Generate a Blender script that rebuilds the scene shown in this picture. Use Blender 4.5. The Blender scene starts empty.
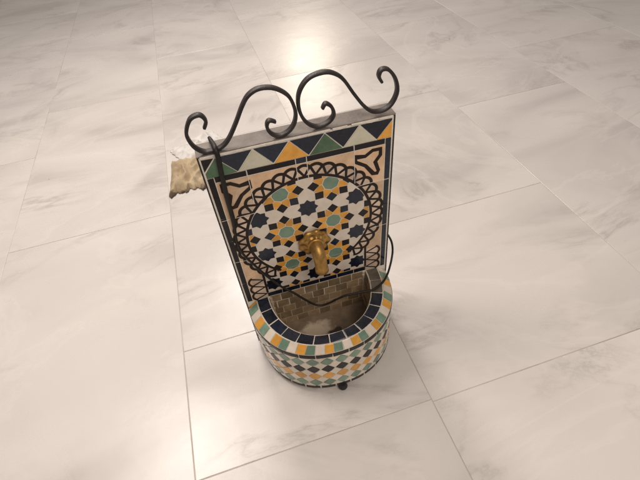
import bpy, bmesh, math, random
from mathutils import Vector, Matrix
random.seed(7)
PI = math.pi
scene = bpy.context.scene
COL = scene.collection

# ------------------------------------------------------------------ helpers
def link(o, parent=None):
    COL.objects.link(o)
    if parent is not None:
        o.parent = parent
    return o

def obj(name, bm, mats, parent=None, smooth=False, autosmooth=None):
    me = bpy.data.meshes.new(name)
    bm.normal_update()
    bm.to_mesh(me); bm.free()
    for m in (mats if isinstance(mats, (list, tuple)) else [mats]):
        me.materials.append(m)
    if smooth:
        for f in me.polygons: f.use_smooth = True
    return link(bpy.data.objects.new(name, me), parent)

def thing(name, label, cat, loc=(0, 0, 0)):
    o = bpy.data.objects.new(name, None)
    o.location = loc; o.empty_display_size = .05
    o['label'] = label; o['category'] = cat
    return link(o)

def tag(o, label, cat, group=None):
    o['label'] = label; o['category'] = cat
    if group: o['group'] = group
    return o

def new_bm():
    bm = bmesh.new()
    bm.faces.layers.float.new('tone')
    return bm

def add_box(bm, x0, x1, y0, y1, z0, z1, mi=0, bev=0.0):
    vs = [bm.verts.new((x, y, z)) for x in (x0, x1) for y in (y0, y1) for z in (z0, z1)]
    idx = [(0, 1, 3, 2), (4, 6, 7, 5), (0, 4, 5, 1), (2, 3, 7, 6), (0, 2, 6, 4), (1, 5, 7, 3)]
    fs = [bm.faces.new([vs[i] for i in q]) for q in idx]
    for f in fs: f.material_index = mi
    if bev:
        es = list({e for f in fs for e in f.edges})
        bmesh.ops.bevel(bm, geom=es, offset=bev, segments=2, profile=.6, affect='EDGES')

def catmull(pts, n=8, closed=False):
    P = [Vector(p) for p in pts]
    out = []
    m = len(P)
    rng = range(m if closed else m - 1)
    for i in rng:
        if closed:
            p0, p1, p2, p3 = P[(i - 1) % m], P[i], P[(i + 1) % m], P[(i + 2) % m]
        else:
            p0, p1, p2, p3 = P[max(i - 1, 0)], P[i], P[i + 1], P[min(i + 2, m - 1)]
        for k in range(n):
            t = k / n
            out.append(.5 * ((2 * p1) + (p2 - p0) * t + (2 * p0 - 5 * p1 + 4 * p2 - p3) * t * t + (3 * p1 - p0 - 3 * p2 + p3) * t ** 3))
    if not closed: out.append(P[-1])
    return out

def add_tube(bm, pts, rad, seg=12, cap=True, up=None, prof=None, mi=0):
    """sweep a round (or given) profile along pts; rad may be a list"""
    n = len(pts)
    rings = []
    nrm = None
    for i, p in enumerate(pts):
        t = (pts[min(i + 1, n - 1)] - pts[max(i - 1, 0)]).normalized()
        if up is not None:
            a = Vector(up)
        else:
            if nrm is None:
                nrm = t.orthogonal().normalized()
            a = nrm
        a = (a - t * a.dot(t)).normalized(); nrm = a
        b = t.cross(a)
        r = rad[i] if isinstance(rad, (list, tuple)) else rad
        if prof:
            rings.append([bm.verts.new(p + a * u * r + b * v * r) for u, v in prof])
        else:
            rings.append([bm.verts.new(p + (a * math.cos(2 * PI * k / seg) + b * math.sin(2 * PI * k / seg)) * r) for k in range(seg)])
    s = len(rings[0])
    for A, B in zip(rings[:-1], rings[1:]):
        for k in range(s):
            f = bm.faces.new((A[k], A[(k + 1) % s], B[(k + 1) % s], B[k])); f.material_index = mi; f.smooth = True
    if cap:
        bm.faces.new(rings[0][::-1]).material_index = mi
        bm.faces.new(rings[-1]).material_index = mi
    return rings

def add_lathe(bm, prof, seg=48, M=None, lobes=None, mi=0):
    """prof: (radius, height) along +z, lobes(angle, radius fraction) -> (dr, dz)"""
    rings = []
    rmax = max(r for r, h in prof)
    for r, h in prof:
        row = []
        for k in range(seg):
            a = 2 * PI * k / seg
            rr, hh = r, h
            if lobes:
                rr, hh = lobes(a, r, h, rmax)
            v = Vector((rr * math.cos(a), rr * math.sin(a), hh))
            row.append(bm.verts.new(M @ v if M else v))
        rings.append(row)
    for A, B in zip(rings[:-1], rings[1:]):
        for k in range(seg):
            f = bm.faces.new((A[k], A[(k + 1) % seg], B[(k + 1) % seg], B[k])); f.smooth = True; f.material_index = mi
    bm.faces.new(rings[0][::-1]).material_index = mi
    bm.faces.new(rings[-1]).material_index = mi

# ---- 2-D polygon tools
def area(p):
    return .5 * sum(p[i][0] * p[(i + 1) % len(p)][1] - p[(i + 1) % len(p)][0] * p[i][1] for i in range(len(p)))

def ccw(p):
    return p if area(p) > 0 else p[::-1]

def clip_half(p, a, b, c):
    """keep a*x + b*y <= c"""
    out = []
    for i in range(len(p)):
        P, Q = p[i], p[(i + 1) % len(p)]
        dp, dq = a * P[0] + b * P[1] - c, a * Q[0] + b * Q[1] - c
        if dp <= 0: out.append(P)
        if dp * dq < 0:
            t = dp / (dp - dq)
            out.append((P[0] + (Q[0] - P[0]) * t, P[1] + (Q[1] - P[1]) * t))
    return out

def clip_convex(p, c):
    c = ccw(c)
    for i in range(len(c)):
        x0, y0 = c[i]; x1, y1 = c[(i + 1) % len(c)]
        a, b = (y1 - y0), -(x1 - x0)
        p = clip_half(p, a, b, a * x0 + b * y0)
        if len(p) < 3: return []
    # drop doubles
    q = []
    for v in p:
        if not q or math.hypot(v[0] - q[-1][0], v[1] - q[-1][1]) > 1e-5: q.append(v)
    if len(q) > 1 and math.hypot(q[0][0] - q[-1][0], q[0][1] - q[-1][1]) < 1e-5: q.pop()
    return q if len(q) > 2 and abs(area(q)) > 2e-6 else []

def inset(p, d):
    p = ccw(p); n = len(p); out = []
    for i in range(n):
        a, b, c = Vector(p[i - 1]), Vector(p[i]), Vector(p[(i + 1) % n])
        e1, e2 = (b - a), (c - b)
        if e1.length < 1e-9 or e2.length < 1e-9: out.append(tuple(b)); continue
        e1.normalize(); e2.normalize()
        n1, n2 = Vector((-e1.y, e1.x)), Vector((-e2.y, e2.x))
        k = 1 + n1.dot(n2)
        m = (n1 + n2) / max(k, .35)
        out.append(tuple(b + m * d))
    return out

def jit(p, j):
    return [(x + random.uniform(-j, j), y + random.uniform(-j, j)) for x, y in p]

def dens(p, step):
    out = []
    for i in range(len(p)):
        a, b = p[i], p[(i + 1) % len(p)]
        n = max(1, int(math.ceil(math.hypot(b[0] - a[0], b[1] - a[1]) / step)))
        for k in range(n):
            out.append((a[0] + (b[0] - a[0]) * k / n, a[1] + (b[1] - a[1]) * k / n))
    return out

def tile(bm, poly, mp, h0, h1, mi, cham=.0005, step=None, tone=None):
    """a flat tile with a small chamfer; mp(u, v, h) gives the place in space"""
    poly = ccw(poly)
    if step: poly = dens(poly, step)
    if tone is None: tone = random.random()
    top = inset(poly, cham)
    if area(top) <= 0: top = poly
    L = bm.faces.layers.float['tone']
    v0 = [bm.verts.new(mp(x, y, h0)) for x, y in poly]
    v1 = [bm.verts.new(mp(x, y, h1 - cham * .6)) for x, y in poly]
    v2 = [bm.verts.new(mp(x, y, h1)) for x, y in top]
    n = len(poly)
    fs = []
    for i in range(n):
        j = (i + 1) % n
        fs.append(bm.faces.new((v0[i], v0[j], v1[j], v1[i])))
        fs.append(bm.faces.new((v1[i], v1[j], v2[j], v2[i])))
    fs.append(bm.faces.new(v2))
    for f in fs:
        f.material_index = mi; f[L] = tone

# ------------------------------------------------------------------ materials
def nodes(name):
    m = bpy.data.materials.new(name); m.use_nodes = True
    nt = m.node_tree
    return m, nt, nt.nodes['Principled BSDF']

def N(nt, t, **kw):
    n = nt.nodes.new(t)
    for k, v in kw.items(): setattr(n, k, v)
    return n

def noise(nt, scale, detail=3, rough=.55, coord=None, dist=0.0):
    n = N(nt, 'ShaderNodeTexNoise')
    n.inputs['Scale'].default_value = scale; n.inputs['Detail'].default_value = detail
    n.inputs['Roughness'].default_value = rough; n.inputs['Distortion'].default_value = dist
    if coord is not None: nt.links.new(coord, n.inputs['Vector'])
    return n

def ramp(nt, fac, stops):
    r = N(nt, 'ShaderNodeValToRGB')
    e = r.color_ramp.elements
    while len(e) > 1: e.remove(e[-1])
    e[0].position = stops[0][0]; e[0].color = (*stops[0][1], 1)
    for p, c in stops[1:]:
        x = e.new(p); x.color = (*c, 1)
    nt.links.new(fac, r.inputs['Fac'])
    return r

def glaze(name, c1, c2, rough=.22, scale=60, tone_amt=.35, bump=.06, coat=0.0, wear=None, spec=.5):
    """glazed tile: colour wanders inside a tile and from tile to tile"""
    m, nt, b = nodes(name)
    tc = N(nt, 'ShaderNodeTexCoord').outputs['Object']
    n = noise(nt, scale, 4, .6, tc)
    r = ramp(nt, n.outputs['Fac'], [(.3, c1), (.7, c2)])
    at = N(nt, 'ShaderNodeAttribute', attribute_name='tone')
    mr = N(nt, 'ShaderNodeMapRange')
    mr.inputs['To Min'].default_value = 1 - tone_amt; mr.inputs['To Max'].default_value = 1 + tone_amt * .6
    nt.links.new(at.outputs['Fac'], mr.inputs['Value'])
    hs = N(nt, 'ShaderNodeHueSaturation')
    nt.links.new(mr.outputs['Result'], hs.inputs['Value']); nt.links.new(r.outputs['Color'], hs.inputs['Color'])
    col = hs.outputs['Color']
    if wear:
        n3 = noise(nt, 190, 5, .7, tc)
        r3 = ramp(nt, n3.outputs['Fac'], [(.60, (0, 0, 0)), (.72, (1, 1, 1))])
        mx = N(nt, 'ShaderNodeMix', data_type='RGBA')
        mu = N(nt, 'ShaderNodeMath', operation='MULTIPLY'); mu.inputs[1].default_value = wear[1]
        nt.links.new(r3.outputs['Color'], mu.inputs[0]); nt.links.new(mu.outputs[0], mx.inputs['Factor'])
        nt.links.new(col, mx.inputs['A']); mx.inputs['B'].default_value = (*wear[0], 1)
        col = mx.outputs['Result']
    nt.links.new(col, b.inputs['Base Color'])
    n2 = noise(nt, 35, 3, .6, tc)
    rr = N(nt, 'ShaderNodeMapRange'); rr.inputs['To Min'].default_value = rough * .7; rr.inputs['To Max'].default_value = rough * 1.5
    nt.links.new(n2.outputs['Fac'], rr.inputs['Value']); nt.links.new(rr.outputs['Result'], b.inputs['Roughness'])
    if bump:
        bp = N(nt, 'ShaderNodeBump'); bp.inputs['Strength'].default_value = bump; bp.inputs['Distance'].default_value = .004
        n4 = noise(nt, 90, 3, .5, tc)
        nt.links.new(n4.outputs['Fac'], bp.inputs['Height']); nt.links.new(bp.outputs['Normal'], b.inputs['Normal'])
    b.inputs['Coat Weight'].default_value = coat; b.inputs['Specular IOR Level'].default_value = spec
    return m

def matte(name, c1, c2, rough=.8, scale=40, metal=0.0, bump=.2, detail=5, spec=.5):
    m, nt, b = nodes(name)
    tc = N(nt, 'ShaderNodeTexCoord').outputs['Object']
    n = noise(nt, scale, detail, .6, tc)
    r = ramp(nt, n.outputs['Fac'], [(.3, c1), (.7, c2)])
    nt.links.new(r.outputs['Color'], b.inputs['Base Color'])
    b.inputs['Roughness'].default_value = rough; b.inputs['Metallic'].default_value = metal
    b.inputs['Specular IOR Level'].default_value = spec
    bp = N(nt, 'ShaderNodeBump'); bp.inputs['Strength'].default_value = bump; bp.inputs['Distance'].default_value = .003
    n2 = noise(nt, scale * 5, 4, .6, tc)
    nt.links.new(n2.outputs['Fac'], bp.inputs['Height']); nt.links.new(bp.outputs['Normal'], b.inputs['Normal'])
    return m

M_navy = glaze('navy_glaze', (.006, .009, .018), (.014, .020, .038), .14, 70, .4, spec=.4, wear=((.10, .09, .085), .25))
M_black = glaze('black_glaze', (.014, .012, .013), (.026, .020, .020), .3, 70, .35, spec=.22)
M_white = glaze('cream_glaze', (.62, .53, .44), (.75, .66, .56), .16, 30, .12)
M_field = glaze('peach_glaze', (.54, .335, .19), (.74, .52, .34), .25, 26, .16)
M_cell = glaze('pale_peach_glaze', (.52, .38, .28), (.66, .52, .41), .25, 40, .22)
M_ochre = glaze('ochre_glaze', (.60, .27, .035), (.74, .37, .065), .16, 50, .25)
M_green = glaze('green_glaze', (.12, .205, .145), (.195, .285, .21), .16, 45, .25)
M_deepgreen = glaze('deep_green_glaze', (.055, .115, .06), (.09, .165, .09), .25, 45, .15)
M_sage = glaze('sage_glaze', (.50, .47, .36), (.60, .56, .44), .25, 30, .1)
M_line = glaze('outline_glaze', (.020, .012, .010), (.030, .019, .015), .38, 80, .2, spec=.18)
M_groutline = matte('white_grout', (.66, .60, .52), (.80, .73, .64), .9, 120, 0, .3)
M_grout = matte('pale_grout', (.56, .49, .41), (.74, .67, .58), .9, 90, 0, .4)
M_dirtygrout = matte('basin_grout', (.42, .33, .24), (.60, .50, .38), .9, 60, 0, .4)
M_olive = glaze('olive_brown_glaze', (.215, .142, .078), (.36, .262, .155), .3, 40, .4, wear=((.40, .31, .21), .4))
M_greyolive_sheen = glaze('grey_olive_sheen_glaze', (.085, .07, .052), (.15, .125, .09), .25, 40, .2)
M_cement = matte('grey_cement', (.125, .100, .085), (.20, .165, .14), .6, 30, 0, .35)
M_iron = matte('wrought_iron', (.018, .013, .012), (.034, .026, .023), .5, 60, .25, .25)
M_ironedge = matte('iron_edging', (.022, .018, .017), (.04, .034, .032), .45, 60, .4, .2)
M_rubber = matte('black_cable', (.010, .008, .007), (.020, .016, .013), .5, 90, 0, .05, spec=.3)

def mat_brass():
    m, nt, b = nodes('aged_brass')
    tc = N(nt, 'ShaderNodeTexCoord').outputs['Object']
    n = noise(nt, 55, 5, .65, tc)
    r = ramp(nt, n.outputs['Fac'], [(.3, (.24, .12, .03)), (.5, (.42, .24, .07)), (.75, (.58, .36, .12))])
    nt.links.new(r.outputs['Color'], b.inputs['Base Color'])
    b.inputs['Metallic'].default_value = .8; b.inputs['Roughness'].default_value = .44
    bp = N(nt, 'ShaderNodeBump'); bp.inputs['Strength'].default_value = .16; bp.inputs['Distance'].default_value = .002
    n2 = noise(nt, 240, 4, .6, tc)
    nt.links.new(n2.outputs['Fac'], bp.inputs['Height']); nt.links.new(bp.outputs['Normal'], b.inputs['Normal'])
    return m
M_brass = mat_brass()

def mat_marble():
    m, nt, b = nodes('polished_marble')
    geo = N(nt, 'ShaderNodeNewGeometry').outputs['Position']
    at = N(nt, 'ShaderNodeAttribute', attribute_name='tone')
    # every slab is cut from another place in the block
    sc = N(nt, 'ShaderNodeVectorMath', operation='SCALE'); sc.inputs[0].default_value = (37., 23., 11.)
    nt.links.new(at.outputs['Fac'], sc.inputs['Scale'])
    ad = N(nt, 'ShaderNodeVectorMath', operation='ADD')
    nt.links.new(geo, ad.inputs[0]); nt.links.new(sc.outputs['Vector'], ad.inputs[1])
    mp = N(nt, 'ShaderNodeMapping'); mp.inputs['Rotation'].default_value = (0, 0, -.75); mp.inputs['Scale'].default_value = (.8, 1.5, 1)
    nt.links.new(ad.outputs['Vector'], mp.inputs['Vector'])
    cl = noise(nt, 1.25, 4, .48, mp.outputs['Vector'], 1.1)
    base = ramp(nt, cl.outputs['Fac'], [(.26, (.47, .43, .405)), (.45, (.60, .555, .52)), (.70, (.67, .625, .585))])
    # thin veins along the level line of a warped noise
    vn = noise(nt, 1.1, 7, .62, mp.outputs['Vector'], 1.6)
    sub = N(nt, 'ShaderNodeMath', operation='SUBTRACT'); sub.inputs[1].default_value = .5
    ab = N(nt, 'ShaderNodeMath', operation='ABSOLUTE')
    nt.links.new(vn.outputs['Fac'], sub.inputs[0]); nt.links.new(sub.outputs[0], ab.inputs[0])
    vr = ramp(nt, ab.outputs[0], [(0, (1, 1, 1)), (.012, (.5, .5, .5)), (.05, (0, 0, 0))])
    brk = noise(nt, 2.3, 3, .5, mp.outputs['Vector'])
    br = ramp(nt, brk.outputs['Fac'], [(.45, (0, 0, 0)), (.65, (1, 1, 1))])
    mu = N(nt, 'ShaderNodeMath', operation='MULTIPLY')
    nt.links.new(vr.outputs['Color'], mu.inputs[0]); nt.links.new(br.outputs['Color'], mu.inputs[1])
    mu2 = N(nt, 'ShaderNodeMath', operation='MULTIPLY'); mu2.inputs[1].default_value = .5
    nt.links.new(mu.outputs[0], mu2.inputs[0])
    mx = N(nt, 'ShaderNodeMix', data_type='RGBA')
    nt.links.new(mu2.outputs[0], mx.inputs['Factor']); nt.links.new(base.outputs['Color'], mx.inputs['A'])
    mx.inputs['B'].default_value = (.33, .29, .265, 1)
    vn2 = noise(nt, .9, 5, .55, mp.outputs['Vector'], 2.2)
    sb2 = N(nt, 'ShaderNodeMath', operation='SUBTRACT'); sb2.inputs[1].default_value = .56
    ab2 = N(nt, 'ShaderNodeMath', operation='ABSOLUTE')
    nt.links.new(vn2.outputs['Fac'], sb2.inputs[0]); nt.links.new(sb2.outputs[0], ab2.inputs[0])
    vr2 = ramp(nt, ab2.outputs[0], [(0, (1, 1, 1)), (.010, (.6, .6, .6)), (.022, (0, 0, 0))])
    mv = N(nt, 'ShaderNodeMath', operation='MULTIPLY'); mv.inputs[1].default_value = .26
    nt.links.new(vr2.outputs['Color'], mv.inputs[0])
    mxp = N(nt, 'ShaderNodeMix', data_type='RGBA')
    nt.links.new(mv.outputs[0], mxp.inputs['Factor']); nt.links.new(mx.outputs['Result'], mxp.inputs['A'])
    mxp.inputs['B'].default_value = (.72, .665, .62, 1)
    mx = mxp
    # few tiny pits
    vo = N(nt, 'ShaderNodeTexVoronoi'); vo.inputs['Scale'].default_value = 4.5
    nt.links.new(ad.outputs['Vector'], vo.inputs['Vector'])
    pr = ramp(nt, vo.outputs['Distance'], [(0, (1, 1, 1)), (.018, (1, 1, 1)), (.03, (0, 0, 0))])
    pn = noise(nt, 3.1, 1, .5, ad.outputs['Vector'])
    pt = ramp(nt, pn.outputs['Fac'], [(.55, (0, 0, 0)), (.6, (1, 1, 1))])
    pm = N(nt, 'ShaderNodeMath', operation='MULTIPLY')
    nt.links.new(pr.outputs['Color'], pm.inputs[0]); nt.links.new(pt.outputs['Color'], pm.inputs[1])
    mx2 = N(nt, 'ShaderNodeMix', data_type='RGBA')
    nt.links.new(pm.outputs[0], mx2.inputs['Factor']); nt.links.new(mx.outputs['Result'], mx2.inputs['A'])
    mx2.inputs['B'].default_value = (.12, .09, .07, 1)
    nt.links.new(mx2.outputs['Result'], b.inputs['Base Color'])
    sm = noise(nt, 3.5, 5, .6, geo)
    rr = N(nt, 'ShaderNodeMapRange'); rr.inputs['To Min'].default_value = .20; rr.inputs['To Max'].default_value = .36
    nt.links.new(sm.outputs['Fac'], rr.inputs['Value']); nt.links.new(rr.outputs['Result'], b.inputs['Roughness'])
    bp = N(nt, 'ShaderNodeBump'); bp.inputs['Strength'].default_value = .05; bp.inputs['Distance'].default_value = .01
    n2 = noise(nt, 14, 3, .5, geo)
    nt.links.new(n2.outputs['Fac'], bp.inputs['Height']); nt.links.new(bp.outputs['Normal'], b.inputs['Normal'])
    return m
M_marble = mat_marble()
M_joint = matte('floor_joint', (.34, .285, .245), (.62, .56, .50), .85, 4, 0, .2)

# ------------------------------------------------------------------ floor
ROT = math.radians(-1.1)
def fl(x, y, z):
    c, s = math.cos(-ROT), math.sin(-ROT)
    return Vector((x * c - y * s, x * s + y * c, z))

def build_floor():
    bm = new_bm()
    xs = [-8.0, -7.2, -6.4, -5.6, -4.8, -4.0, -3.2, -2.4, -1.83, -1.06, -.43, .207, 1.03, 1.66, 2.4, 3.2, 4.0, 4.8, 5.6, 6.4, 7.2, 8.0]
    for i, (x0, x1) in enumerate(zip(xs[:-1], xs[1:])):
        if abs(x0 + .43) < .01: ys = [-3.0, -2.1, -1.2, -.318, .056, 1.20, 2.35, 3.5, 4.65, 5.8, 6.95, 8.1]
        elif abs(x0 - .207) < .01: ys = [-3.2, -2.2, -1.2, -.325, .338, 1.19, 1.71, 2.9, 4.05, 5.2, 6.3, 7.4, 8.3]
        else:
            o = (i * .47) % 1.15
            ys = [-3.5 + o + 1.15 * k for k in range(11)]
        for y0, y1 in zip(ys[:-1], ys[1:]):
            g = .0010
            p = [(x0 + g, y0 + g), (x1 - g, y0 + g), (x1 - g, y1 - g), (x0 + g, y1 - g)]
            tile(bm, p, lambda u, v, h: fl(u, v, h), -.018, 0.0, 0, .0012)
    return obj('floor', bm, M_marble)
floor = build_floor(); floor['kind'] = 'structure'
bm = new_bm(); add_box(bm, -9, 9, -4.5, 9, -.03, -.0015)
fj = obj('floor_joints', bm, M_joint); fj['kind'] = 'structure'

# ------------------------------------------------------------------ fountain
FT = thing('mosaic_fountain', 'Moroccan mosaic wall fountain with star tiled back panel, half round basin and wrought iron crest', 'fountain')
HW = .2; TH = .0425; HT = .685; ZR = .2174; ZB = .020

# --- back slab
bm = new_bm(); add_box(bm, -HW + .0016, HW - .0016, .0002, TH, ZB, HT - .0022, 0, .0012)
obj('slab', bm, M_cement, FT)
# iron flat bar edging round the slab: two uprights and the wide top bar
for x in (-HW - .0016, HW - .0012):
    bm = new_bm(); add_box(bm, x, x + .0028, -.0022, TH + .0006, ZB + .001, HT, 0, .0006)
    obj('edging', bm, M_ironedge, FT)
bm = new_bm()
add_box(bm, -HW - .0022, HW + .0022, -.0016, TH + .002, HT + .0002, HT + .0036, 0, .0012)
obj('top_bar', bm, M_cement, FT)

# --- tiled face
U = .05764; LX, LZ = -.0010, .4960
CX, CZ, CR = 0.0, .4335, .1485
ZS = .3135                      # joint at the foot of the round arch
JX = .1375                      # inner jamb line
face_mats = [M_groutline, M_white, M_field, M_cell, M_navy, M_black, M_ochre, M_green, M_sage, M_line, M_deepgreen]
GR, WH, FI, CE, NV, BK, OC, GN, SG, LN, DG = range(11)
def pm(u, v, h): return Vector((u, -.0005 - h, v))

circ = [(CX + CR * math.cos(2 * PI * k / 72), CZ + CR * math.sin(2 * PI * k / 72)) for k in range(72)]
rect_low = [(-JX, .2372), (JX, .2372), (JX, ZS - .0007), (-JX, ZS - .0007)]

def pattern_piece(bm, poly, mi, h=.0016, g=.0014):
    """a printed star piece with its pale outline, cut by the arch"""
    for region in ('up', 'low'):
        q = poly
        if region == 'up':
            q = clip_half(list(poly), 0, -1, -(ZS + .0007))
            if len(q) < 3: continue
            q = clip_convex(q, circ)
        else:
            q = clip_convex(list(poly), rect_low)
        if len(q) < 3: continue
        tile(bm, q, pm, .0002, h, mi, .0003)

def build_face():
    bm = new_bm()
    # grout bed
    tile(bm, [(-HW + .0016, ZR - .06), (HW - .0016, ZR - .06), (HW - .0016, HT - .001), (-HW + .0016, HT - .001)], pm, -.0003, .0003, GR, .0002)
    gq = .0009
    # peach field, cut in slabs by the joints
    xj = [-.183, -.1158, -.0146, .0088, .1122, .183]
    zj = [.2180, .3795, .5235, .6215]
    for i in range(5):
        for k in range(3):
            if i in (1, 2, 3) and k < 2 and False: continue
            x0, x1, z0, z1 = xj[i], xj[i + 1], zj[k], zj[k + 1]
            tile(bm, [(x0 + gq * .7, z0 + gq * .7), (x1 - gq * .7, z0 + gq * .7), (x1 - gq * .7, z1 - gq * .7), (x0 + gq * .7, z1 - gq * .7)], pm, .0003, .0010, FI, .0003)
    # white star ground: round arch and the foot between the jambs
    up = clip_half(circ, 0, -1, -(ZS + .0008))
    tile(bm, up, pm, .0003, .00125, WH, .0003, tone=.5)
    tile(bm, rect_low, pm, .0003, .00125, WH, .0003, tone=.4)
    # star lattice
    def P(cx, cz, r, deg):
        a = math.radians(deg)
        return (cx + r * U * math.cos(a), cz + r * U * math.sin(a))
    for i in range(-4, 5):
        for j in range(-6, 4):
            cx, cz = LX + i * U, LZ + j * U
            if i % 2 == 0 and j % 2 == 0:
                star = []
                for k in range(8):
                    star.append(P(cx, cz, .43, 45 * k + 0)); star.append(P(cx, cz, .325, 45 * k + 22.5))
                pattern_piece(bm, jit(star, .0003), NV)
            elif i % 2 and j % 2:
                octo = [P(cx, cz, .33, 45 * k) for k in range(8)]
                pattern_piece(bm, jit(octo, .0003), GN)
                for k in range(8):
                    b0 = 45 * k
                    kite = [P(cx, cz, .358, b0 + 2.2), P(cx, cz, .485, b0 + 1.8), P(cx, cz, .76, b0 + 22.5), P(cx, cz, .485, b0 + 43.2), P(cx, cz, .358, b0 + 42.8)]
                    pattern_piece(bm, jit(kite, .0002), OC)
                    # dark diamonds in the notches (a diagonal one is shared with a dark star)
                    d = .235
                    c = P(cx, cz, .695, b0)
                    dia = [P(c[0], c[1], d, b0), P(c[0], c[1], d * .98, b0 + 90), P(c[0], c[1], d, b0 + 180), P(c[0], c[1], d * .98, b0 + 270)]
                    pattern_piece(bm, jit(dia, .0006), BK if random.random() < .75 else NV, .0017)
    # pale joint across the foot of the arch is the gap itself; arch outlines follow
    def ribbon(pts, w, mi, h, closed=False, zmin=None):
        P2 = [Vector(p) for p in pts]
        L, R = [], []
        n = len(P2)
        for a in range(n):
            p0 = P2[(a - 1) % n] if closed else P2[max(a - 1, 0)]
            p1 = P2[(a + 1) % n] if closed else P2[min(a + 1, n - 1)]
            t = (p1 - p0).normalized(); nn = Vector((-t.y, t.x)) * w / 2
            if 0 < a < n - 1 or closed:
                t1, t2 = (P2[a] - P2[a - 1]).normalized(), (P2[(a + 1) % n] - P2[a]).normalized()
                k = max(.6, t.dot(t1)); nn = nn / k
            L.append(P2[a] + nn); R.append(P2[a] - nn)
        rng = range(n if closed else n - 1)
        La = bm.faces.layers.float['tone']; tn = random.random()
        tl = [bm.verts.new(pm(v.x, v.y, h)) for v in L]; tr = [bm.verts.new(pm(v.x, v.y, h)) for v in R]
        bl = [bm.verts.new(pm(v.x, v.y, .0003)) for v in L]; br = [bm.verts.new(pm(v.x, v.y, .0003)) for v in R]
        for a in rng:
            b = (a + 1) % n
            for q in ((tr[a], tr[b], tl[b], tl[a]), (tl[a], tl[b], bl[b], bl[a]), (br[a], br[b], tr[b], tr[a])):
                f = bm.faces.new(q); f.material_index = mi; f[La] = tn
    def arc(r, a0, a1, n): return [(CX + r * math.cos(math.radians(a0 + (a1 - a0) * k / n)), CZ + r * math.sin(math.radians(a0 + (a1 - a0) * k / n))) for k in range(n + 1)]
    A0, A1 = -52, 232
    # ring: pale cells, inner line, zigzag, scallops
    rin, rout = .1525, .1760
    n_sc = 31
    ringpoly_o = arc(rout, A0 + 2, A1 - 2, 120); ringpoly_i = arc(rin, A0 + 2, A1 - 2, 120)
    for k in range(n_sc):
        a0 = A0 + (A1 - A0) * k / n_sc; a1 = A0 + (A1 - A0) * (k + 1) / n_sc
        cell = arc(rin, a0, a1, 3) + arc(rout, a1, a0, 3)
        tile(bm, cell, pm, .0003, .0012, CE, .0001)
        am = (a0 + a1) / 2
        # zigzag
        def pr(r, a): return (CX + r * math.cos(math.radians(a)), CZ + r * math.sin(math.radians(a)))
        ribbon([pr(rout + .0005, a0), pr(rin + .001, am), pr(rout + .0005, a1)],   .0062, LN, .0014 + .00003 * (k % 2))
        # scallop
        sc = []
        for q in range(9):
            t = q / 8
            sc.append(pr(rout - .004 + .0095 * math.sin(PI * t) ** .7, a0 + (a1 - a0) * (t * 1.16 - .08)))
        ribbon(sc, .0072, LN, .00152 + .00004 * (k % 2))
    ribbon(arc(rin - .001, A0 - 1.5, A1 + 1.5, 140), .0070, LN, .00165)
    ribbon(arc(rin - .0046, A0 + .5, A1 - .5, 140), .0014, GR, .00162)
    # jambs
    for s in (-1, 1):
        ribbon([(s * JX, .2365), (s * JX, ZS + .003)], .0060, LN, .00166)
        ribbon([(s * (JX - .0036), .2375), (s * (JX - .0036), ZS)], .0013, GR, .00155)
        n = 3; z0, z1 = .2190, .3060
        for k in range(n):
            a0, a1 = z0 + (z1 - z0) * k / n, z0 + (z1 - z0) * (k + 1) / n
            tile(bm, [(s * .139, a0), (s * .171, a0), (s * .171, a1), (s * .139, a1)], pm, .0003, .0012, CE, .0001)
            ribbon([(s * .172, a0), (s * .1405, (a0 + a1) / 2), (s * .172, a1)], .0050, LN, .00144 + .00003 * (k % 2))
            sc = []
            for q in range(9):
                t = q / 8
                sc.append((s * (.1675 + .0105 * math.sin(PI * t) ** .7), a0 + (a1 - a0) * (t * 1.14 - .07)))
            ribbon(sc, .0060, LN, .00155 + .00004 * (k % 2))
    # corner ornaments
    orn = [(.1155, .6045), (.1370, .6015), (.1535, .6125), (.1715, .6120), (.1715, .5965), (.1600, .5810), (.1680, .5560), (.1650, .5490), (.1560, .5500), (.1375, .5765), (.1155, .5915)]
    for s in (-1, 1):
        ribbon([(s * x, z) for x, z in orn], .0082, LN, .0015, closed=True)
        sl = [(.121, .598), (.139, .5935), (.150, .583), (.160, .558), (.147, .577), (.136, .589)]
        tile(bm, [(s * x, z) for x, z in sl], pm, .0003, .0012, CE, .0002)
    # joints printed over the ring
    for x, z0, z1 in ((-.0146, .5815, .636), (.0088, .5815, .636), (-.1158, .548, .636), (.1122, .535, .636)):
        ribbon([(x, z0), (x, z1)], .0013, GR, .00175)
    for s in (-1, 1):
        ribbon([(s * .112, .5225 + .002 * s), (s * .194, .5225 + .004 * s)], .0012, GR, .00173)
        ribbon([(s * .160, .379), (s * .194, .381)], .0012, GR, .00174)
    # pale grout lines beside the black border
    for s in (-1, 1): ribbon([(s * .1816, .2180), (s * .1816, .6215)], .0014, GR, .00135)
    ribbon([(-.1816, .6215), (.1816, .6215)], .0012, GR, .00137)
    # black border strips
    def strip(x0, x1, z0, z1, mi=BK):
        tile(bm, jit([(x0, z0), (x1, z0), (x1, z1), (x0, z1)], .0004), pm, .0003, .0017, mi, .0004)
    xs = [-.1815, -.1165, -.0150, .0084, .1115, .1815]
    for a, b in zip(xs[:-1], xs[1:]): strip(a + .0009, b - .0009, .6225, .6347, NV if b - a < .03 else BK)
    for s in (-1, 1):
        zs = [.2190, .2950, .3800, .4520, .5235, .6347]
        for a, b in zip(zs[:-1], zs[1:]):
            strip(*(sorted((s * .1828, s * .1945))), a + .0008, b - .0008, NV if s > 0 else BK)
    xb = [-.1395, -.0985, -.0490, .0050, .0560, .1040, .1385]
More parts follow.
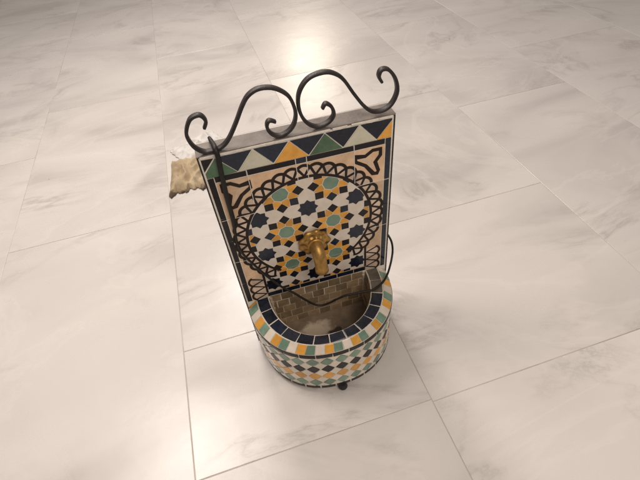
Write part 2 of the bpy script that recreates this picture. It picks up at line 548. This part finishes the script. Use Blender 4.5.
    for a, b in zip(xb[:-1], xb[1:]): strip(a + .0011, b - .0011, .2195, .2345, NV)
    # triangle frieze
    z0, z1 = .6362, .6790
    ap = [-.1690 + .0735 * k for k in range(6)]
    cols = [DG, SG, OC, DG, SG, OC]
    lim = [(-.1945, z0 - .001), (.1945, z0 - .001), (.1945, z1 + .001), (-.1945, z1 + .001)]
    for k in range(6):
        x = ap[k]
        tri = [(x - .0352, z0), (x + .0352, z0), (x, z1 - .001)]
        q = clip_convex(tri, lim)
        if q: tile(bm, jit(q, .0006), pm, .0003, .0017, cols[k], .0004)
    for k in range(7):
        x = -.1690 + .0735 * (k - .5)
        tri = [(x, z0 + .002), (x + .0345, z1), (x - .0345, z1)]
        q = clip_convex(tri, lim)
        if q: tile(bm, jit(q, .0006), pm, .0003, .0018, NV if k else BK, .0004)
    # ragged mortar squeezed out under the top bar
    x = -.196
    while x < .194:
        w_ = random.uniform(.012, .05)
        x1 = min(x + w_, .196)
        q = [(x, .6825 + random.uniform(-.0012, .0012)), ((x + x1) / 2, .6815 + random.uniform(-.0018, .001)), (x1, .6825 + random.uniform(-.0012, .0012)), (x1, .6868), (x, .6868)]
        tile(bm, q, pm, .0003, random.uniform(.0018, .0030), GR, .0005)
        x = x1 + (random.uniform(0, .010) if random.random() < .35 else 0)
    return obj('tiled_panel', bm, face_mats, FT)
build_face()

# --- basin: D shaped shell; profile points carry (half width, depth, z)
EX = 2 / 2.2
def dcurve(a, hw, D):
    c, s = math.cos(a), math.sin(a)
    return (hw * math.copysign(abs(c) ** EX, c), -D * abs(s) ** EX)
# arc-length table along the middle of the wall: s in 0..1 from left to right
NT = 600
_tab = [dcurve(PI - PI * k / NT, .19, .195) for k in range(NT + 1)]
_len = [0.0]
for a, b in zip(_tab[:-1], _tab[1:]): _len.append(_len[-1] + math.hypot(b[0] - a[0], b[1] - a[1]))
LTOT = _len[-1]
def ang(s):
    t = min(max(s, 0), 1) * LTOT
    lo, hi = 0, NT
    while hi - lo > 1:
        m = (lo + hi) // 2
        if _len[m] <= t: lo = m
        else: hi = m
    f = (t - _len[lo]) / max(1e-9, _len[hi] - _len[lo])
    return PI - PI * (lo + f) / NT

def surf(P0, P1):
    """map (s, v, h) on the band between two profile points; h along the normal"""
    def base(s, v):
        a = ang(s)
        hw = P0[0] + (P1[0] - P0[0]) * v; D = P0[1] + (P1[1] - P0[1]) * v; z = P0[2] + (P1[2] - P0[2]) * v
        x, y = dcurve(a, hw, D)
        return Vector((x, y, z))
    def mp(s, v, h):
        e = .004
        s_ = min(max(s, e), 1 - e)
        ds = base(s_ + e, v) - base(s_ - e, v)
        dv = base(s_, v + .05) - base(s_, v - .05)
        n = ds.cross(dv).normalized()
        p = base(s, v)
        q = p + n * h
        q.y = min(q.y, -.0022)
        return q
    return mp

PW0 = (.1945, .2080, ZB)          # foot of the wall
PW1 = (.1975, .2045, .1775)
PC0 = (.1985, .2030, .1925)       # outer edge of the sloping colour band
PC1 = (.1722, .1895, .2155)       # navy outer
PN1 = (.1400, .1635, .2155)       # navy inner
PL0 = (.1385, .1620, .2140)
PL1 = (.1300, .1530, .0700)

bm = new_bm()
prof = [PW0, PW1, PC0, PC1, PN1, PL0, PL1]
NS = 72
rows = []
for hw, D, z in prof:
    rows.append([])
    for k in range(NS + 1):
        x, y = dcurve(ang(k / NS), hw, D); rows[-1].append(bm.verts.new((x, min(y, -.0024), z)))
for A, B in zip(rows[:-1], rows[1:]):
    inner = A is rows[5]
    for k in range(NS):
        f = bm.faces.new((A[k], A[k + 1], B[k + 1], B[k])); f.material_index = 1 if inner else 0; f.smooth = False
# underside
und = [v for v in rows[0]]
bm.faces.new(und).material_index = 0
BASIN = obj('basin', bm, [M_grout, M_dirtygrout], FT)

def step_tile(bm, s0, s1, v0, v1, mp, h, mi, gs, gv, j=.0, cham=.03, curve=6):
    """tile given in (s, v) space; gaps gs, gv; s subdivided so that it follows the curve"""
    L = bm.faces.layers.float['tone']; tone = random.random()
    s0 += gs; s1 -= gs; v0 += gv; v1 -= gv
    js = [random.uniform(-j, j) for _ in range(4)]
    def ring(ins_s, ins_v, hh):
        pts = []
        for k in range(curve + 1):
            t = k / curve
            pts.append((s0 + ins_s + js[0] + (s1 - s0 - 2 * ins_s + js[1] - js[0]) * t, v0 + ins_v))
        for k in range(curve, -1, -1):
            t = k / curve
            pts.append((s0 + ins_s + js[2] + (s1 - s0 - 2 * ins_s + js[3] - js[2]) * t, v1 - ins_v))
        return [bm.verts.new(mp(a, b, hh)) for a, b in pts]
    ts = (s1 - s0) * cham; tv = (v1 - v0) * cham
    a, b, c = ring(0, 0, -.0006), ring(0, 0, h * .75), ring(ts, tv, h)
    n = len(a); fs = []
    for i in range(n):
        q = (i + 1) % n
        fs.append(bm.faces.new((a[i], a[q], b[q], b[i]))); fs.append(bm.faces.new((b[i], b[q], c[q], c[i])))
    for k in range(curve):
        fs.append(bm.faces.new((c[k], c[k + 1], c[n - 2 - k], c[n - 1 - k])))
    for f in fs: f.material_index = mi; f[L] = tone
    ctr = sum((v.co for v in c), Vector()) / n
    nn = (c[1].co - c[0].co).cross(c[n // 2 + 1].co - c[0].co).normalized()
    tx, ty = random.gauss(0, .022), random.gauss(0, .022)
    ax = (c[curve].co - c[0].co).normalized(); ay = nn.cross(ax)
    for v in b + c:
        d = v.co - ctr
        v.co = v.co + nn * (d.dot(ax) * tx + d.dot(ay) * ty)

# rim: navy ring + colour band + black strip below it
bm = new_bm()
rm = [M_navy, M_ochre, M_green, M_white, M_black, M_greyolive_sheen]
mN = surf(PC1, PN1)
NN = 13
for k in range(NN):
    j = random.uniform(-.002, .002)
    mi = 5 if k >= NN - 2 else 0  # last navy tiles at the right: reflected sheen painted in as grey olive
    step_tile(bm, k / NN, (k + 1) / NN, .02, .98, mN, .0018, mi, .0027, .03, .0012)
mC = surf(PC0, PC1)
NC = 26
for k in range(-1, NC):
    mi = {0: 1, 1: 2, 2: 3}[(k - 14) % 3]
    sa, sb = max(0, (k + .35) / NC), min(1, (k + 1.35) / NC)
    if sb - sa < .012: continue
    step_tile(bm, sa, sb, .03, .97, mC, .0016, mi, .0016, .02, .0012)
mK = surf(PW1, PC0)
NK = 15
for k in range(NK):
    step_tile(bm, k / NK, (k + 1) / NK, .0, .92, mK, .0014, 4, .0014, .05, .001)
obj('rim_mosaic', bm, rm, BASIN)

# outer wall: four rows of diamonds over a black foot strip
bm = new_bm()
mW = surf(PW0, PW1)
HWALL = PW1[2] - PW0[2]
v_lo, v_hi = .0135 / HWALL, 1 - .002 / HWALL
NCOL = 17
rowsC = [2, 1, 4, 2]              # bottom row first: green, ochre, black, green
rh = (v_hi - v_lo) / 4
def wall_tile(poly, mi):
    # poly in (s*LTOT, v*HWALL) metres
    tile(bm, poly, lambda u, v, h: mW(u / LTOT, v / HWALL, h), -.0005, .0014, mi, .0004, step=.012)
cw = LTOT / NCOL
lim = [(0.001, v_lo * HWALL), (LTOT - .001, v_lo * HWALL), (LTOT - .001, v_hi * HWALL), (.001, v_hi * HWALL)]
for r in range(4):
    zc = (v_lo + rh * (r + .5)) * HWALL
    for k in range(NCOL):
        xc = (k + .5) * cw
        a, b = cw * .44, rh * HWALL * .475
        bow = .0013
        dia = [(xc - a, zc), (xc - a * .5, zc - b * .5 - bow), (xc, zc - b), (xc + a * .5, zc - b * .5 - bow), (xc + a, zc), (xc + a * .5, zc + b * .5 + bow), (xc, zc + b), (xc - a * .5, zc + b * .5 + bow)]
        wall_tile(jit(dia, .0006), rowsC[r])
for r in range(5):
    zc = (v_lo + rh * r) * HWALL
    for k in range(NCOL + 1):
        xc = k * cw
        a, b = cw * .42, rh * HWALL * .44
        dia = [(xc - a, zc), (xc, zc - b), (xc + a, zc), (xc, zc + b)]
        q = clip_convex(jit(dia, .0005), lim)
        if q: wall_tile(q, 3)
for k in range(NK):
    wall_tile([((k + .05) / NK * LTOT, .0008), ((k + .95) / NK * LTOT, .0008), ((k + .95) / NK * LTOT, .0118), ((k + .05) / NK * LTOT, .0118)], 4)
obj('wall_mosaic', bm, rm, BASIN)

# inside: olive brown bricks on the curved lining and on the wall behind
bm = new_bm()
mL = surf(PL0, PL1)
NR = 5
for r in range(NR):
    nb = 17
    off = .5 if r % 2 else 0
    for k in range(-1, nb):
        s0, s1 = max(0, (k + off) / nb), min(1, (k + 1 + off) / nb)
        if s1 - s0 < .015: continue
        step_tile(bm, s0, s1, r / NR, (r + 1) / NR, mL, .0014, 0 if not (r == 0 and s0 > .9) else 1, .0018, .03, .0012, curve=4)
zt = .2172; rhh = (zt - .07) / NR
for r in range(NR):
    z1 = zt - r * rhh; z0 = z1 - rhh
    bw = .034
    off = .5 * bw if r % 2 else .1 * bw
    x = -.137 - off
    while x < .137:
        x0, x1 = max(x, -.1355), min(x + bw, .1355)
        if x1 - x0 > .006:
            tile(bm, jit([(x0 + .0011, z0 + .001), (x1 - .0011, z0 + .001), (x1 - .0011, z1 - .001), (x0 + .0011, z1 - .001)], .0007), pm, .0003, .0016, 0, .0005)
        x += bw
# rough mortar seams in the two inner corners
for sx in (-1, 1):
    z = .082
    while z < .212:
        z1 = min(z + random.uniform(.008, .02), .214)
        a, b = random.uniform(.1275, .131), random.uniform(.1275, .131)
        tile(bm, [(sx * a, z), (sx * .1375, z), (sx * .1375, z1), (sx * b, z1)], pm, .0003, random.uniform(.0022, .0042), 2, .0008)
        z = z1
# bed of mortar behind those bricks, butted under the face panel
tile(bm, [(-.138, .06), (.138, .06), (.138, .157), (-.138, .157)], pm, -.0002, .0006, 2, .0002)
obj('basin_lining', bm, [M_olive, M_greyolive_sheen, M_dirtygrout], BASIN)

# floor of the basin: dusty mortar with a dark patch
PALE, DARK_SPOT = (-.03, -.055), (.02, -.10)
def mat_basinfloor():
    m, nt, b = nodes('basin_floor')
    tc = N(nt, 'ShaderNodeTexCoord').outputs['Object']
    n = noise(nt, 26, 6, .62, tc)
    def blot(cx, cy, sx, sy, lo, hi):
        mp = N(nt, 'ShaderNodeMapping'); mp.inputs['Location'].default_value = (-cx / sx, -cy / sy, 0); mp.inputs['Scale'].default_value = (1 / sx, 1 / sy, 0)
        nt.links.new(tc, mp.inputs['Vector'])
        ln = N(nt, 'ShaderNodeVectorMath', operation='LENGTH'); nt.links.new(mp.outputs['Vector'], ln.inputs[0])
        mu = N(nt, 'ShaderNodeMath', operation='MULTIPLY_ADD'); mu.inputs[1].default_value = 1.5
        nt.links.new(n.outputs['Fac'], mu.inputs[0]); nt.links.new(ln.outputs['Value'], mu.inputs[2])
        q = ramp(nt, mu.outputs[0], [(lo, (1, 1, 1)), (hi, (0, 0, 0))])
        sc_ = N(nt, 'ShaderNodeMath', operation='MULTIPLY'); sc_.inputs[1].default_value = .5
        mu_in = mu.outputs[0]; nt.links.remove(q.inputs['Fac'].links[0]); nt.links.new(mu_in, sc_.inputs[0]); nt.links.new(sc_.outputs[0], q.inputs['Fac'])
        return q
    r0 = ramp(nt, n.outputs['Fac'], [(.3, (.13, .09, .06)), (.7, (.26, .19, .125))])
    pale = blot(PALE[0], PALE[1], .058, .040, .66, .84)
    dark_spot = blot(DARK_SPOT[0], DARK_SPOT[1], .050, .036, .76, .84)
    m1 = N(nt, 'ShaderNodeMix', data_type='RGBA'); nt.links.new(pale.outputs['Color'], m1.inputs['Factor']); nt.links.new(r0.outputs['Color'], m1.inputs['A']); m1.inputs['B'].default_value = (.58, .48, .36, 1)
    m2 = N(nt, 'ShaderNodeMix', data_type='RGBA'); nt.links.new(dark_spot.outputs['Color'], m2.inputs['Factor']); nt.links.new(m1.outputs['Result'], m2.inputs['A']); m2.inputs['B'].default_value = (.045, .03, .027, 1)
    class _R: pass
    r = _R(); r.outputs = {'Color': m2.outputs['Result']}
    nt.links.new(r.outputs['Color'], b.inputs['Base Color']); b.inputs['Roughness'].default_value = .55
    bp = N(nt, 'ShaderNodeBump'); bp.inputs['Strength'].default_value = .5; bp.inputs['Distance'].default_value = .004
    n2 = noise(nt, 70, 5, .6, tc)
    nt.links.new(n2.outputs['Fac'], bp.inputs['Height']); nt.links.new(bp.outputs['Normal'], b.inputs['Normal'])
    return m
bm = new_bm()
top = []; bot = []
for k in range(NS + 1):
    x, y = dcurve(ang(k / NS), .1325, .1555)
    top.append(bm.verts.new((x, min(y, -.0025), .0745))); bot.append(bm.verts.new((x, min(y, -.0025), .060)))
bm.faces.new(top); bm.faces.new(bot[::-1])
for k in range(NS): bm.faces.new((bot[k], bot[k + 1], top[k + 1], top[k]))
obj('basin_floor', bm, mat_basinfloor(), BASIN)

# little ball feet
def foot(x, y):
    bm = new_bm()
    pr = [(.001, 0), (.0065, .0007), (.0112, .0038), (.0130, .0090), (.0120, .0140), (.0090, .0180), (.0075, .0200), (.0075, .0212)]
    add_lathe(bm, pr, 24, Matrix.Translation((x, y, 0)))
    obj('foot', bm, M_ironedge, FT)
foot(-.003, -.2085); foot(-.165, .022); foot(.165, .022)

# --- wrought iron crest: two mirrored scrolls of flat bar
L = [(-0.1737, 0.7327), (-0.1672, 0.7455), (-0.1713, 0.757), (-0.1795, 0.7605), (-0.1934, 0.7552), (-0.205, 0.7368), (-0.2077, 0.7209), (-0.2013, 0.6997), (-0.1863, 0.6855), (-0.1679, 0.6835), (-0.1485, 0.690), (-0.1337, 0.7036), (-0.1151, 0.7305), (-0.0967, 0.7607), (-0.0823, 0.7775), (-0.0635, 0.7855), (-0.0417, 0.7837), (-0.024, 0.7747), (-0.0095, 0.7599), (-0.0024, 0.7394), (-0.0009, 0.7215), (-0.0062, 0.7039), (-0.0177, 0.6910), (-0.0337, 0.6845), (-0.0483, 0.6882), (-0.0576, 0.6999), (-0.0591, 0.7126), (-0.0529, 0.7206), (-0.0415, 0.7152)]
Rr = [(0.0524, 0.7213), (0.0598, 0.7306), (0.0714, 0.7206), (0.0741, 0.7033), (0.0608, 0.6898), (0.0373, 0.6865), (0.0176, 0.7014), (0.0075, 0.7263), (0.0078, 0.7545), (0.0185, 0.7758), (0.0361, 0.7885), (0.0624, 0.7913), (0.0817, 0.7842), (0.0978, 0.7694), (0.1175, 0.7375), (0.1386, 0.7073), (0.157, 0.6922), (0.1792, 0.6905), (0.1973, 0.7016), (0.2071, 0.7253), (0.2017, 0.7513), (0.1868, 0.7714), (0.1726, 0.7742), (0.1675, 0.7632), (0.1740, 0.7497)]
DZ = .0085
barprof = []
for k in range(20):
    a = 2 * PI * k / 20
    c, s = math.cos(a), math.sin(a)
    barprof.append((  .0068 * math.copysign(abs(c) ** .5, c), .0033 * math.copysign(abs(s) ** .55, s)))
for pts in (L, Rr):
    bm = new_bm()
    # trace was taken on the plane y=.012; the bar stands at y=.005 where the same outline sits higher
    P3 = catmull([Vector((x * .985, .0045, z + DZ)) for x, z in pts], 8)
    P3 = [Vector((p.x, p.y, max(p.z, HT + .0075))) for p in P3]
    n = len(P3)
    rad = []
    for i in range(n):
        e = min(i, n - 1 - i) / 10
        rad.append(1.0 if e >= 1 else .82 + .18 * e)
    add_tube(bm, P3, rad, up=(0, 1, 0), prof=barprof)
    obj('scroll', bm, M_iron, FT)

# --- brass tap: petalled rose and a stout spout bending down
TAP = bpy.data.objects.new('tap', None); link(TAP, FT); TAP.location = (.003, -.002, .388)
bm = new_bm()
M = Matrix.Rotation(PI / 2, 4, 'X')    # lathe axis z -> -y
def lob(a, r, h, rm):
    t = r / rm
    w = math.cos(9 * a + .4)
    return r * (1 + .055 * w * t * t + .03 * math.sin(4 * a + 2) * t * t), h + .0014 * w * t * (1 - t) * 4 + .0016 * math.sin(5 * a + 1) * t
add_lathe(bm, [(.034, 0), (.0385, .003), (.0390, .0070), (.0365, .0105), (.031, .0115), (.0275, .0108), (.0245, .0125), (.0215, .0175), (.019, .0205), (.014, .0215), (.004, .022)], 90, M, lob)
obj('rose', bm, M_brass, TAP)
bm = new_bm()
path = catmull([Vector((0, -.014, .002)), Vector((0, -.026, .003)), Vector((.0005, -.039, -.004)), Vector((.001, -.048, -.018)), Vector((.0015, -.052, -.036)), Vector((.002, -.0535, -.055))], 7)
n = len(path)
rad = [.0175 - .0020 * min(1, i / (n * .5)) + (.0012 if i > n - 6 else 0) for i in range(n)]
path.append(path[-1] + Vector((0, 0, -.0015))); rad.append(.0140)
add_tube(bm, path, rad, 28, cap=True)
# collar where the spout leaves the rose
add_tube(bm, [Vector((0, -.0165, .002)), Vector((0, -.0185, .0022)), Vector((0, -.0225, .0025)), Vector((0, -.0245, .0026))], [.0180, .0212, .0212, .0180], 28)
obj('spout', bm, M_brass, TAP)

# ------------------------------------------------------------------ cable
bm = new_bm()
cab = [(-.165, .075, .30), (-.168, .066, .55), (-.170, .055, .672), (-.1695, .040, .6990), (-.1650, .018, .6985), (-.162, -.005, .6985), (-.1615, -.0105, .680), (-.1640, -.0100, .649), (-.1658, -.0090, .617), (-.1676, -.0075, .583), (-.1680, -.0070, .548), (-.1690, -.0070, .517), (-.1725, -.0070, .485), (-.1750, -.0075, .451), (-.1695, -.0085, .410), (-.1515, -.0110, .366), (-.1265, -.0160, .314), (-.0990, -.0240, .272), (-.0745, -.0340, .250), (-.0490, -.0430, .220), (-.0280, -.0500, .198), (-.0090, -.0560, .190), (.0130, -.0600, .196), (.0365, -.0640, .2100), (.0590, -.0670, .2190), (.0850, -.0700, .2210), (.1100, -.0730, .2215), (.1280, -.0760, .2220), (.1450, -.0720, .2225), (.1665, -.0610, .2225), (.1860, -.0430, .2240), (.2020, -.022, .2250), (.2150, -.004, .2370), (.2240, .012, .2560), (.2235, .024, .2800), (.2160, .040, .2960), (.203, .056, .298), (.170, .066, .26), (.12, .07, .18)]
cpts = catmull([Vector(c) for c in cab], 8)
crad = [.0050 if 28 <= i <= 92 else .0029 for i in range(len(cpts))]
crad = [sum(crad[max(0, i - 5):i + 6]) / len(crad[max(0, i - 5):i + 6]) for i in range(len(crad))]
add_tube(bm, cpts, crad, 14)
cable = obj('cable', bm, M_rubber)
tag(cable, 'thin black cable looped over the fountain top and hanging across its basin', 'cable')

# ------------------------------------------------------------------ scraps behind the fountain
def mat_sack():
    m, nt, b = nodes('tan_paper')
    tc = N(nt, 'ShaderNodeTexCoord').outputs['Object']
    n = noise(nt, 9, 6, .65, tc)
    r = ramp(nt, n.outputs['Fac'], [(.3, (.28, .20, .115)), (.5, (.42, .32, .20)), (.72, (.52, .42, .29))])
    n2 = noise(nt, 16, 2, .5, tc)
    r2 = ramp(nt, n2.outputs['Fac'], [(.74, (0, 0, 0)), (.77, (.8, .8, .8))])
    mx = N(nt, 'ShaderNodeMix', data_type='RGBA')
    nt.links.new(r2.outputs['Color'], mx.inputs['Factor']); nt.links.new(r.outputs['Color'], mx.inputs['A']); mx.inputs['B'].default_value = (.30, .035, .02, 1)
    # frayed dark edge: follows the bag's own front rim
    sp = N(nt, 'ShaderNodeSeparateXYZ'); nt.links.new(tc, sp.inputs[0])
    n3 = noise(nt, 38, 5, .7, tc)
    ma = N(nt, 'ShaderNodeMath', operation='MULTIPLY_ADD'); ma.inputs[1].default_value = .075
    nt.links.new(n3.outputs['Fac'], ma.inputs[0]); nt.links.new(sp.outputs['Y'], ma.inputs[2])
    r3 = ramp(nt, N(nt, 'ShaderNodeMapRange').outputs[0], [(.35, (1, 1, 1)), (.6, (0, 0, 0))])
    mr = r3.inputs['Fac'].links[0].from_node
    mr.inputs['From Min'].default_value = -.110; mr.inputs['From Max'].default_value = -.050
    nt.links.new(ma.outputs[0], mr.inputs['Value'])
    m3 = N(nt, 'ShaderNodeMix', data_type='RGBA')
    nt.links.new(r3.outputs['Color'], m3.inputs['Factor']); nt.links.new(mx.outputs['Result'], m3.inputs['A']); m3.inputs['B'].default_value = (.10, .065, .04, 1)
    nt.links.new(m3.outputs['Result'], b.inputs['Base Color']); b.inputs['Roughness'].default_value = .8
    return m
from mathutils import noise as mnoise
def crumple(name, w, d, h, seed, mats, hem=False, flat=.5):
    """a crumpled sheet with folds, ragged edge and thickness"""
    bm = new_bm()
    nx, ny = 90, 80
    V = []
    for j in range(ny + 1):
        row = []
        for i in range(nx + 1):
            u, v = i / nx * 2 - 1, j / ny * 2 - 1
            rg = 1 + .10 * mnoise.noise(Vector((u * 3 + seed, v * 3, 1)))
            x, y = u * w / 2 * rg, v * d / 2 * rg
            if j < 14: y += .030 * (1 - j / 14) * (mnoise.noise(Vector((i * .085, seed, 3))) + .25 * mnoise.noise(Vector((i * .3, seed, 5))))
            e = max(0, 1 - max(abs(u), abs(v)) ** 4)
            f = 1 - abs(mnoise.noise(Vector((u * 1.7 + seed, v * 1.9, 7)))) * 2.2
            g = mnoise.noise(Vector((u * 4.5, v * 4.5 + seed, 2)))
            z = .003 + e * h * (flat + .5 * f + .16 * g) 
            row.append(bm.verts.new((x, y, max(z, .002))))
        V.append(row)
    for j in range(ny):
        for i in range(nx):
            f = bm.faces.new((V[j][i], V[j][i + 1], V[j + 1][i + 1], V[j + 1][i])); f.smooth = True
    o = obj(name, bm, mats)
    md = o.modifiers.new('thick', 'SOLIDIFY'); md.thickness = .0016; md.offset = 1
    return o
M_paper = matte('white_paper', (.58, .55, .52), (.67, .64, .60), .85, 20, 0, .1)
sack = crumple('paper_bag', .165, .24, .045, 3.3, mat_sack(), True)
sack.location = (-.350, .950, 0); sack.rotation_euler = (0, 0, math.radians(-4))
tag(sack, 'crumpled tan paper bag with dark torn edge on the floor behind the fountain', 'bag')
sheet = crumple('paper_sheet', .24, .17, .04, 9.1, M_paper, False, .35)
sheet.location = (-.285, 1.155, 0); sheet.rotation_euler = (0, 0, math.radians(28))
tag(sheet, 'crumpled white paper sheet on the floor beside the tan bag', 'paper')

# ------------------------------------------------------------------ light
w = bpy.data.worlds.new('World'); scene.world = w; w.use_nodes = True
bg = w.node_tree.nodes['Background']
bg.inputs['Color'].default_value = (1.0, .92, .87, 1); bg.inputs['Strength'].default_value = .27

def lamp(name, loc, target, size, power, color):
    l = bpy.data.lights.new(name, 'AREA'); l.shape = 'DISK'; l.size = size; l.energy = power; l.color = color
    o = bpy.data.objects.new(name, l); COL.objects.link(o); o.location = loc
    o.rotation_euler = (Vector(target) - Vector(loc)).to_track_quat('-Z', 'Y').to_euler()
    return o
lamp('area_lamp', (-1.1, .75, 2.6), (0, 0, .2), .9, 36, (1, .91, .84))
lamp('area_lamp', (-.2, 2.3, 2.7), (0, 1.2, 0), .8, 54, (1, .92, .86))  # added lamp, unseen, brightens the floor behind the fountain
lamp('area_lamp', (.5, -1.7, 2.6), (0, .1, .2), 1.3, 36, (1, .90, .80))
lamp('area_lamp', (1.65, 7.1, 2.6), (.4, 1.6, 0), 1.0, 30, (1, .88, .70))

# ------------------------------------------------------------------ camera
cd = bpy.data.cameras.new('camera'); cam = bpy.data.objects.new('camera', cd); COL.objects.link(cam)
cam.location = (-.12865, -.71340, 1.14295)
cam.rotation_euler = (.760737, .073225, -.281237)
cd.sensor_width = 36; cd.lens = 424.94 / 640 * 36; cd.clip_start = .02; cd.clip_end = 100
scene.camera = cam
scene.view_settings.view_transform = 'Standard'; scene.view_settings.look = 'None'
scene.view_settings.exposure = 0; scene.view_settings.gamma = 1
